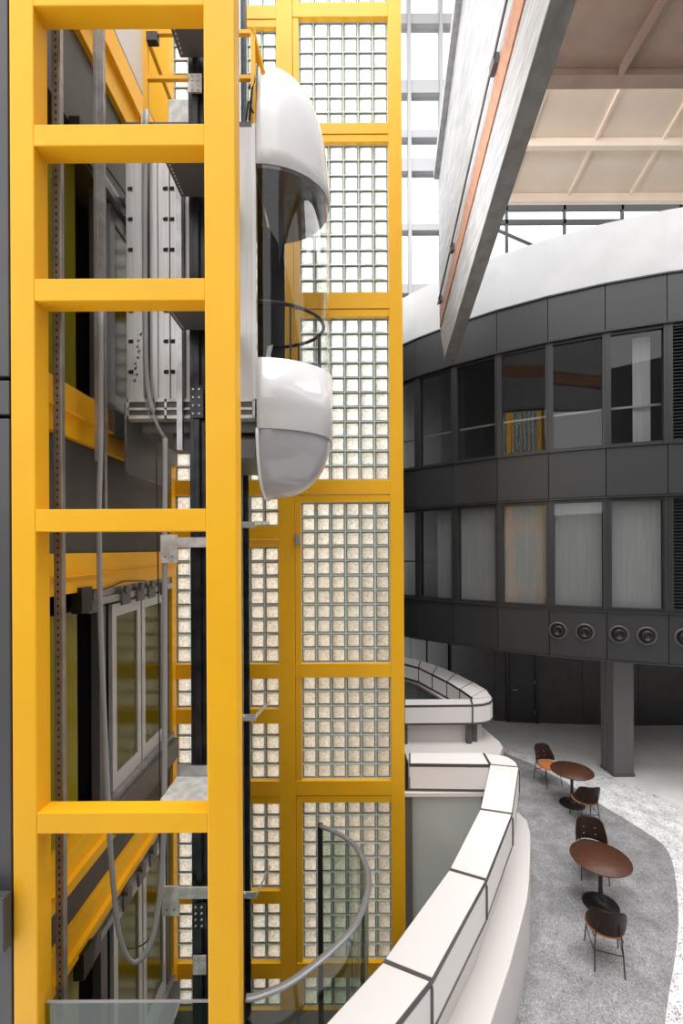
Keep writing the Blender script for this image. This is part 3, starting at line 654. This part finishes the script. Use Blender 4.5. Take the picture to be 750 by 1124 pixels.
# ================================================================ RAILS, CABLES, BRACKETS
Yc = 3.45
t = thing('perforated_channel', 'perforated grey steel channel just inside the left yellow post', 'steel channel', (xx(65, Yc), Yc, -.6))
b = MB(); b.box(xx(59, Yc), xx(71, Yc), Yc, Yc+.012, -.6, 10.6).box(xx(70, Yc), xx(71.5, Yc), Yc-.03, Yc, -.6, 10.6); b.build('channel', 'steel', t)
b = MB(); X = xx(63.5, Yc)
for k in range(200): b.box(X-.006, X+.006, Yc-.002, Yc+.001, -.5+k*.055, -.482+k*.055)
b.build('slots', 'hole', t)['kind'] = 'stuff'
Yc = 3.85; t = thing('guide_strip', 'upright galvanised strip left of the cab, seen through the frame', 'steel strip', (xx(110, Yc), Yc, 2))
b = MB(); b.box(xx(104.5, Yc), xx(108, Yc), Yc, Yc+.02, 6.35, 10.6).box(xx(108, Yc), xx(115, Yc), Yc+.01, Yc+.05, 5.9, 10.6); b.build('strip', 'steel', t)
# travelling cable: hangs and loops under the cab
Yc = 3.8
cable = [(112, 335, Yc), (111, 480, Yc), (109, 560, Yc), (110, 680, Yc), (114, 800, Yc), (119, 920, Yc), (124, 985, Yc), (128, 1020, Yc), (135, 1044, Yc+.02), (144, 1055, Yc+.04), (155, 1049, Yc+.06), (166, 1026, Yc+.09), (173, 985, Yc+.12), (177, 940, Yc+.14), (179, 880, Yc+.16), (180, 780, Yc+.2), (181, 600, Yc+.25), (182, 480, Yc+.3)]
def smooth3(pts, k=5):
    P = [Vector(p) for p in pts]; out = []
    for i in range(len(P)-1):
        p0 = P[max(i-1, 0)]; p1 = P[i]; p2 = P[i+1]; p3 = P[min(i+2, len(P)-1)]
        for j in range(k):
            tt = j/k; out.append(.5*((2*p1)+(p2-p0)*tt+(2*p0-5*p1+4*p2-p3)*tt*tt+(3*p1-p0-3*p2+p3)*tt**3))
    out.append(P[-1]); return out
cp = smooth3([at(*p) for p in cable])
b = MB(); b.tube(cp, (.024, .009), 8, flat=(0, 1, 0)); trav = tag(b.build('travelling_cable', 'rubber'), 'flat grey travelling cable hanging in a long loop below the cab', 'cable')
b = MB(); b.tube(smooth3([at(*p) for p in ((128, 1020, 3.9), (132, 1036, 3.9), (142, 1040, 3.92), (158, 1033, 3.95), (168, 1012, 4.0), (173, 960, 4.0), (174, 900, 4.0), (174, 700, 4.05), (172, 480, 4.1))]), .006, 6); tag(b.build('thin_cable', 'black'), 'thin black cable looping beside the flat grey cable', 'cable')
b = MB(); p = at(116, 583, 3.78); b.box(p.x-.012, p.x+.014, p.y-.02, p.y-.012, p.z, p.z+.035); M['red'] = mat('red_tag', (.75, .08, .06), .5); lab(b.build('cable_tag', 'red', trav), 'tiny red tag')
# black counterweight rail, right of the cab side as seen through the frame
Yr = 4.14
t = thing('guide_rail', 'thick black guide rail with bolted splice plates behind the ladder frame', 'guide rail', (xx(217, Yr), Yr, -.6))
b = MB(); b.box(xx(209, Yr), xx(226, Yr), Yr, Yr+.04, -.6, 10.9).box(xx(215, Yr), xx(221, Yr), Yr-.04, Yr, -.6, 10.9); b.build('rail', 'blackm', t, bevel=.004)
for y0, y1 in ((425, 460), (1012, 985), (88, 108), (1042, 1062)):
    zt_, zb_ = zz(min(y0, y1), Yr), zz(max(y0, y1), Yr)
    sp = MB(); sp.box(xx(212, Yr), xx(226, Yr), Yr-.065, Yr-.05, zb_, zt_); so_ = sp.build('splice_plate', 'blackm' if y0 in (425, 1012) else 'lsteel', t)
    bb = MB()
    for px in (215.5, 222):
        for k in range(4): z = zb_+(zt_-zb_)*(k+.5)/4; bb.cyl((xx(px, Yr), Yr-.075, z), (xx(px, Yr), Yr-.064, z), .009, n=8)
    bsplit(bb, 'bolt', 'lsteel', so_)
for y in (1098, 1004, 760, 590):
    pass
for (y0, y1, lb) in ((589, 600, 'upper pale rail bracket beside the black guide rail, near mid frame'), (974, 986, 'lower greenish rail bracket beside the black guide rail, near the bottom')):
    t = thing('rail_bracket', lb, 'bracket', (xx(200, Yr-.1), Yr-.1, zz(y1, Yr)), 'steel brackets on the black guide rail')
    Yb2 = Yr-.10
    b = MB(); b.box(xx(178, Yb2), xx(226, Yb2), Yb2, Yb2+.02, zz(y1, Yb2), zz(y0, Yb2)); b.build('arm', 'lsteel', t)
    b = MB(); b.box(xx(177, Yb2), xx(195, Yb2), Yb2-.015, Yb2, zz(y1+17, Yb2), zz(y0-3, Yb2)); b.build('plate', 'lsteel', t)
    b = MB()
    for px in (182, 190): b.cyl((xx(px, Yb2), Yb2-.02, zz(y1+10, Yb2)), (xx(px, Yb2), Yb2-.014, zz(y1+10, Yb2)), .008, n=8)
    bsplit(b, 'bolt', 'gdark', t)
# bracket shelves
for z, lb, m in ((10.08, 'dark perforated shelf bracket at the top of the shaft', 'gdark'), (8.83, 'dark perforated shelf bracket above the cab side panel', 'gdark'), (7.63, 'dark perforated shelf bracket in front of the cab side panel', 'gdark'), (3.64, 'pale perforated shelf bracket below the cab, beside the lift doors', 'lsteel')):
    t = thing('shelf_bracket', lb, 'bracket', (-1.15, 3.8, z))
    b = MB(); b.box(-1.43, -.96, 3.58 if z > 5 else 3.37, 4.098 if z > 5 else 3.93, z-.06, z); b.build('shelf', m, t, bevel=.004)
    b = MB()
    for k in range(13):
        y = (3.6 if z > 5 else 3.42)+k*.037
        for X in (-1.40, -1.02) if z > 5 else (-1.05,): b.box(X-.006, X+.006, y, y+.02, z-.0625 if z > 5 else z-.002, z-.0595 if z > 5 else z+.002)
    b.build('slots', 'lsteel' if z > 5 else 'hole', t)['kind'] = 'stuff'
    if z < 5:
        b = MB(); b.box(-1.42, -.97, 3.93, 3.945, z-.05, z+.09); b.build('back_plate', 'steel', t)
# right rail (behind the cab) on the glass block wall
Yr2 = 5.55
t = thing('guide_rail', 'slender black guide rail running down the glass block wall under the cab', 'guide rail', (xx(265, Yr2), Yr2, -.6))
b = MB(); b.box(xx(257, Yr2), xx(273, Yr2), Yr2, Yr2+.05, -.6, 13).box(xx(262, Yr2), xx(264, Yr2), Yr2-.06, Yr2, -.6, 13); b.build('rail', 'blackm', t)
b = MB(); b.tube([(xx(266.5, 5.5), 5.48, z) for z in (-.6, 6, 13)], .008, 8); b.build('rope', 'steel', t)
for y in (575, 787, 982):
    tb_ = thing('rail_bracket', {575: 'small steel clip bracket on the slender rail just below the cab', 787: 'small steel clip bracket halfway down the slender rail', 982: 'small steel clip bracket low on the slender rail'}[y], 'bracket', (xx(270, Yr2), Yr2, zz(y+5, Yr2)), 'clip brackets on the slender rail')
    b = MB(); b.box(xx(263, 5.45), xx(280, 5.45), 5.45, 5.47, zz(y+4, 5.45), zz(y-3, 5.45)); b.add([(xx(280, 5.45), 5.45, zz(y+1, 5.45)), (xx(289, 5.45), 5.9, zz(y-2, 5.45)), (xx(289, 5.45), 5.9, zz(y-5, 5.45)), (xx(280, 5.45), 5.45, zz(y-4, 5.45))], [(0, 1, 2, 3)]); b.build('arm', 'lsteel', tb_)
    b = MB(); b.cyl((xx(265, 5.42), 5.41, zz(y, 5.42)), (xx(265, 5.42), 5.45, zz(y, 5.42)), .03, n=10); b.build('clip', 'lsteel', tb_)
# small steel box near the foot of the right rail
b = MB(); Yx = 4.6; b.box(xx(257, Yx), xx(263.5, Yx), Yx, Yx+.04, -.6, zz(1012, Yx)); b.obox(at(263, 1012, Yx), at(259, 988, Yx), .03, .02, up=(0, 1, 0)); tag(b.build('buffer_post', 'steel'), 'short steel buffer post at the foot of the slender rail', 'post')

# ================================================================ LIFT CAB
CX0 = -.773; CY = 4.74; RY = .54; RX = .665
cab = thing('lift_cab', 'white capsule lift cab with curved glass front and silver side panel', 'lift cab', (-1.2, 4.7, 6.1))
def dring(z, s=1.0, n=36, full=False):
    s = max(s, .001); return [Vector((CX0+RX*s*math.cos(-PI/2+PI*k/n), CY+RY*s*math.sin(-PI/2+PI*k/n), z)) for k in range(n+1)]
zc0, zc1 = 9.16, 10.41
rows = []
for k in range(15):
    u = k/14; ang = u*PI/2; rows.append(dring(zc0+(zc1-zc0)*math.sin(ang)**.95, math.cos(ang)**.60 if k < 14 else .0))
b = MB(); b.strip(rows, True); b.build('dome', 'white_gloss', cab, solid=.012)
b = MB()                                                            # flat back of the dome
bk = [r[0] for r in rows]+[r[-1] for r in rows][::-1]; b.add([p-Vector((.004, 0, 0)) for p in bk]+[p-Vector((.03, 0, 0)) for p in bk], [tuple(range(len(bk))), tuple(range(len(bk), 2*len(bk)))[::-1]]); b.build('dome_back', 'white_gloss', cab)
b = MB(); r0 = dring(9.17, .985); r1 = dring(9.12, .985); n_ = len(r0); b.add(r0+r1, [tuple(range(n_)), tuple(range(n_, 2*n_))[::-1]]+[(k, (k+1) % n_, n_+(k+1) % n_, n_+k) for k in range(n_)])
M['ceil_gloss'] = mat('dark_gloss_ceiling', (.035, .036, .038), .06, coat=.6); lab(b.build('cab_ceiling', 'ceil_gloss', cab), 'dark glossy ceiling')
b = MB(); b.strip([dring(7.36), dring(6.71)], True); b.build('skirt', 'white_gloss', cab, solid=.02)
b = MB(); b.strip([dring(7.38, .98), dring(9.18, .98)], True); b.build('curved_glass', 'glass_cab', cab)
b = MB(); r0 = dring(6.97, .97); r1 = dring(6.90, .97); b.add(r0+r1, [tuple(range(n_)), tuple(range(n_, 2*n_))[::-1]]+[(k, (k+1) % n_, n_+(k+1) % n_, n_+k) for k in range(n_)]); b.build('cab_floor', 'gdark', cab)
rows = []
for k in range(13):
    ang = k/12*PI/2; rows.append(dring(6.712-.60*math.sin(ang), .99*math.cos(ang)**.85 if k < 12 else .0))
b = MB(); b.strip(rows, True); b.build('bowl', 'bowl', cab)
b = MB(); b.tube([r[0]+Vector((0, -.01, 0)) for r in rows]+[r[-1] for r in rows][::-1], .016, 8); lab(b.build('bowl_rim', 'white_gloss', cab), 'white rim around the grey bowl')
bk = [r[0] for r in rows]+[r[-1] for r in rows][::-1]
b = MB(); b.add([p-Vector((.004, 0, 0)) for p in bk]+[p-Vector((.02, 0, 0)) for p in bk], [tuple(range(len(bk))), tuple(range(len(bk), 2*len(bk)))[::-1]]); b.build('bowl_back', 'bowl', cab)
b = MB(); b.tube(dring(7.91, .9), .018, 10); b.build('handrail', 'black', cab)
b = MB(); pr = dring(7.0, .9)[23]; b.box(pr.x-.02, pr.x+.02, pr.y-.02, pr.y+.02, 6.97, 7.9)
for k in (6, 30): q = dring(7.0, .9)[k]; b.box(q.x-.01, q.x+.01, q.y-.01, q.y+.01, 6.97, 7.9)
bsplit(b, 'handrail_post', 'black', cab)
# box body
BX0, BX1, BY0, BY1 = -1.975, -.80, 4.2, 5.28
for a, c in ((-1.975, -1.81), (-1.76, -1.685), (-1.68, -1.575), (-1.568, -1.49), (-1.485, -1.44), (-1.43, -1.385), (-.95, -.80)):
    b = MB(); b.box(a, c, BY0, BY0+.03, 6.98, 9.50); b.build('side_panel', 'silver', cab, bevel=.005)
b = MB(); b.box(-1.378, -.955, BY0+.004, BY0+.03, 6.98, 9.48).box(-1.975, -1.38, BY0+.031, BY0+.034, 6.98, 9.48); b.build('recessed_panel', 'gdark', cab)
b = MB()
for X in (-1.94, -1.615, -1.556):
    for k in range(8):
        z = 7.235+k*.2815; b.cyl((X, BY0-.004, z), (X, BY0+.002, z), .018, n=12); b.add([(X+.0, BY0-.0045, z-.018), (X+.03, BY0-.0045, z-.018), (X+.03, BY0-.0045, z+.018), (X, BY0-.0045, z+.018)], [(0, 1, 2, 3)])
b.build('bolt_holes', 'hole', cab)['kind'] = 'stuff'
b = MB(); b.tube(smooth3([at(*p) for p in ((163, 120, 4.14), (161, 250, 4.14), (161, 360, 4.14), (162, 410, 4.14), (166, 440, 4.12), (173, 465, 4.1), (183, 482, 4.14))]), (.024, .015), 8); b.tube(smooth3([at(*p) for p in ((158, 120, 4.15), (158.5, 400, 4.15), (161, 440, 4.13), (168, 462, 4.12))]), .007, 6); b.build('cable_bundle', 'rubber', cab)
b = MB()
for k in range(9):
    z = 7.16+k*.052; X = -1.90+.012*math.sin(k*1.7)+k*.006; b.obox((X-.012, BY0-.003, z), (X+.014, BY0-.003, z+.02*(k % 3-1)), .004, .006, up=(0, 0, 1)); b.obox((X, BY0-.003, z-.014), (X+.008, BY0-.003, z+.016), .004, .005, up=(1, 0, 0))
o_ = lab(b.build('written_mark', 'black', cab), 'column of small handwritten black marks'); o_['kind'] = 'stuff'
b = MB(); b.box(BX0, -.64, BY1-.04, BY1, 6.98, 9.3).box(BX0, BX1, BY0+.03, BY1-.04, 9.3, 9.4).box(BX0, BX1, BY0+.03, BY1-.04, 6.93, 6.99).box(BX0, BX0+.03, BY0+.03, BY1-.04, 6.98, 9.3).box(-1.0, BX1, BY0+.035, BY0+.05, 6.98, 9.3); b.build('inner_lining', 'lining', cab)
b = MB(); b.box(-.81, -.775, BY0-.005, BY0+.06, 6.98, 9.52); b.build('corner_trim', 'white_gloss', cab)
# base frame
b = MB()
b.box(BX0, BX1, BY0-.02, BY0+.1, 6.955, 6.985).box(BX0, BX1, BY0-.02, BY0+.1, 6.80, 6.83).box(BX0, BX1, BY0-.02, BY0+.1, 6.88, 6.90)
for X in (-1.97, -1.73, -1.62, -1.38, -1.15, -.99, -.81): b.box(X, X+.02, BY0-.02, BY0+.02, 6.8, 6.98)
b.build('base_frame', 'lsteel', cab)
b = MB(); b.box(BX0+.01, BX1-.01, BY0+.0, BY0+.09, 6.81, 6.97); b.build('base_infill', 'gdark', cab)
b = MB(); b.box(BX0+.1, BX1, BY0+.1, BY1, 6.70, 6.80).box(BX0+.35, BX1, BY0+.2, BY0+.3, 6.55, 6.70).box(-1.2, BX1, BY0+.05, BY1, 6.45, 6.62); b.build('under_frame', 'gdark', cab)
b = MB(); b.box(BX0-.02, BX0+.0, BY0, BY1+.02, 6.32, 6.95); b.tube([(BX0-.01, BY0, 6.95), (BX0-.01, BY0, 6.34), (BX0-.01, BY0+.04, 6.315), (BX0-.01, BY1, 6.315)], .013, 8); lab(b.build('toe_guard', 'gdark', cab), 'dark grey sheet hanging below the cab sill')
b = MB(); b.box(xx(196, 4.15), xx(202, 4.15), 4.12, 4.17, 6.5, 9.0); lab(b.build('guide_angle', 'steel', cab), 'grey upright angle')
# things on the roof of the cab
b = MB()
for X in (-1.80, -1.15, -.80):
    b.box(X-.022, X+.022, 4.22, 4.26, 9.5, 10.42)
for z in (10.40, 9.98): b.obox((-1.80, 4.24, z), (-.80, 4.24, z), .035, .035)
for X in (-1.80, -.80): b.obox((X, 4.24, 10.40), (X, 5.2, 10.40), .035, .035); b.box(X-.02, X+.02, 5.18, 5.22, 9.5, 10.42)
b.obox((-.80, 4.22, 10.42), (-.66, 4.4, 9.9), .03, .03); b.build('roof_railing', 'yellow', cab)
b = MB(); b.box(-1.62, -1.35, 4.3, 4.5, 9.5, 9.85).box(-1.3, -1.1, 4.35, 4.6, 9.5, 9.72); b.build('control_box', 'lsteel', cab, bevel=.008)
b = MB(); b.box(BX0, BX1, BY0, BY1, 9.49, 9.54); b.build('roof_plate', 'gdark', cab)
b = MB(); b.box(-1.78, -1.68, 4.2, 4.26, 10.30, 10.38); b.build('stop_switch', 'black', cab)
b = MB(); b.tube([(-.83, 4.2, 9.55), (-.80, 4.17, 9.8), (-.77, 4.2, 9.95), (-.8, 4.3, 10.05), (-.84, 4.25, 9.9)], .012, 8).tube([(-.86, 4.2, 9.55), (-.83, 4.15, 9.68), (-.79, 4.18, 9.6)], .01, 8); b.build('wiring', 'black', cab)
b = MB(); p = at(296, 380, 4.95); b.add([p+Vector((-.01, 0, 0)), p+Vector((.05, 0, .02)), p+Vector((.02, .01, -.09)), p+Vector((.04, 0, -.22)), p+Vector((-.01, 0, -.22)), p+Vector((-.03, .01, -.1))], [(0, 1, 2, 5), (5, 2, 3, 4)]); b.build('paper_strip', 'pink', cab, solid=.004)

# ================================================================ CURVED GLASS SCREEN AT THE FOOT
ZR = 2.3
t = thing('curved_glass_screen', 'curved glass screen with dark steel handrail around the foot of the lift', 'glass screen', (-.2, 4.3, -.6))
hp = [fl(x, y, ZR) for x, y in ((267.5, 1095), (280, 1093), (310, 1081.5), (336.7, 1063.5), (363.3, 1041.7), (386.7, 1016.7), (400, 986.7), (402.7, 963.5), (398, 945), (386.7, 926.7), (370, 915), (350, 906.5))]
hs = smooth3(hp, 4)
b = MB(); b.tube(hs, (.032, .018), 10); b.build('handrail', 'handr', t)
b = MB(); b.strip([[Vector((p.x, p.y, -.6)) for p in hs], [Vector((p.x, p.y, ZR-.01)) for p in hs]], True); b.build('glass', 'glass_green', t)
p = hs[-1]; b = MB(); b.box(p.x-.03, p.x+.03, p.y-.02, p.y+.05, -.6, ZR+.01); b.build('post', 'black', t)

# ================================================================ TABLES AND CHAIRS
def table():
    t = thing('round_table', '', 'table', (0, 0, 0), 'round walnut tables on the grey floor')
    b = MB(); b.lathe([(.001, .705), (.36, .705), (.425, .715), (.435, .725), (.432, .735), (.001, .735)], n=48); b.build('tabletop', 'wood', t)
    b = MB(); b.lathe([(.001, 0), (.255, 0), (.262, .008), (.25, .016), (.18, .03), (.10, .05), (.055, .09), (.036, .16), (.030, .28), (.030, .48), (.036, .60), (.055, .67), (.10, .703), (.001, .704)], n=36); b.build('pedestal', 'black', t)
    return t
t1 = table(); t1.location = (4.03, 7.13, .008); t1['label'] = 'round walnut pedestal table nearest the viewer, between two chairs'
t2 = dup(t1, (5.0, 9.93, .008), .9, 'round walnut pedestal table farther back, beside the white terrazzo band')
def chair():
    c = thing('shell_chair', '', 'chair', (0, 0, 0), 'shell chairs around the round tables')
    # seat pad: rounded plan, slightly dished
    def plan(s, z, n=32):
        out = []
        for k in range(n):
            a = 2*PI*k/n; x = math.cos(a); y = math.sin(a); e = .78
            out.append(Vector((.235*s*math.copysign(abs(x)**e, x)*(1.0+.08*y), .225*s*math.copysign(abs(y)**e, y)+.02, z)))
        return out
    b = MB(); rings = [plan(.001, .425), plan(.93, .425), plan(1.0, .437), plan(1.0, .452), plan(.95, .466), plan(.6, .462), plan(.001, .458)]
    b.strip([r for r in rings], True, True); b.build('seat', 'orange', c)
    b = MB(); rings = [plan(.001, .458), plan(.90, .459), plan(.945, .468), plan(.90, .476), plan(.5, .474), plan(.001, .473)]; b.strip(rings, True, True); b.build('cushion', 'dleather', c)
    # back shell
    rows = []; nu, nv = 20, 12
    for j in range(nv+1):
        v = j/nv; z = .475+.36*v
        half = (1.42*(1-v)**1.0+.62*v) if v < .35 else None
        w = 1.35-.15*v/.35*.6 if v < .3 else 1.26-(v-.3)/.7*.52
        w *= (1 if v < .86 else math.sqrt(max(0.05, 1-((v-.86)/.17)**2)))
        row = []
        for i in range(nu+1):
            a = -w+2*w*i/nu; r = .245+.03*v
            row.append(Vector((r*math.sin(a), -.245*math.cos(a)*1.0+.02-.06*v, z+.02*(abs(a)/1.3)**2)))
        rows.append(row)
    b = MB(); b.strip(rows, True); b.build('backrest', 'shell', c, solid=.012, off=0)
    b = MB()
    for x in (-.09, .09):
        for z in (.56, .66):
            y = -.245*math.cos(x/.25)+.02-.06*((z-.475)/.36)
            b.cyl((x, y+.004, z), (x, y+.012, z), .008, n=8)
    bsplit(b, 'rivet', 'lsteel', c)
    for sx in (-1, 1):
        b = MB(); b.cyl((.21*sx, .235, 0), (.185*sx, .17, .43), .0085, n=10); b.build('leg', 'black', c)
        b = MB(); b.tube([(.175*sx, -.27, 0), (.165*sx, -.225, .30), (.15*sx, -.205, .47), (.12*sx, -.245, .66)], .0085, 10); b.build('leg', 'black', c)
    b = MB(); b.cyl((-.167, -.23, .26), (.167, -.23, .26), .007, n=8).cyl((-.17, -.20, .42), (-.185, .17, .42), .008, n=8).cyl((.17, -.20, .42), (.185, .17, .42), .008, n=8).cyl((-.185, .17, .42), (.185, .17, .42), .008, n=8).cyl((.17, -.235, .24), (.195, .20, .24), .006, n=8).cyl((-.17, -.235, .24), (-.195, .20, .24), .006, n=8)
    b.build('under_frame', 'black', c)
    return c
c1 = chair(); c1.location = (3.56, 6.2, .008); c1.rotation_euler = (0, 0, -.32); c1['label'] = 'dark shell chair nearest the viewer, its back to us, at the near table'
dup(c1, (4.27, 7.80, .008), 2.83, 'brown shell chair on the far side of the near table, facing us')
dup(c1, (4.95, 9.30, .008), -.08, 'dark shell chair with its back to us on the near side of the farther table')
c4 = dup(c1, (4.86, 10.80, .008), -2.85, 'most distant shell chair, tan seat facing us on the far side of the farther table')

for ch in c4.children:
    if ch.name.startswith('cushion'): ch.data = ch.data.copy(); ch.data.materials[0] = M['orange']; ch['label'] = 'tan leather cushion'
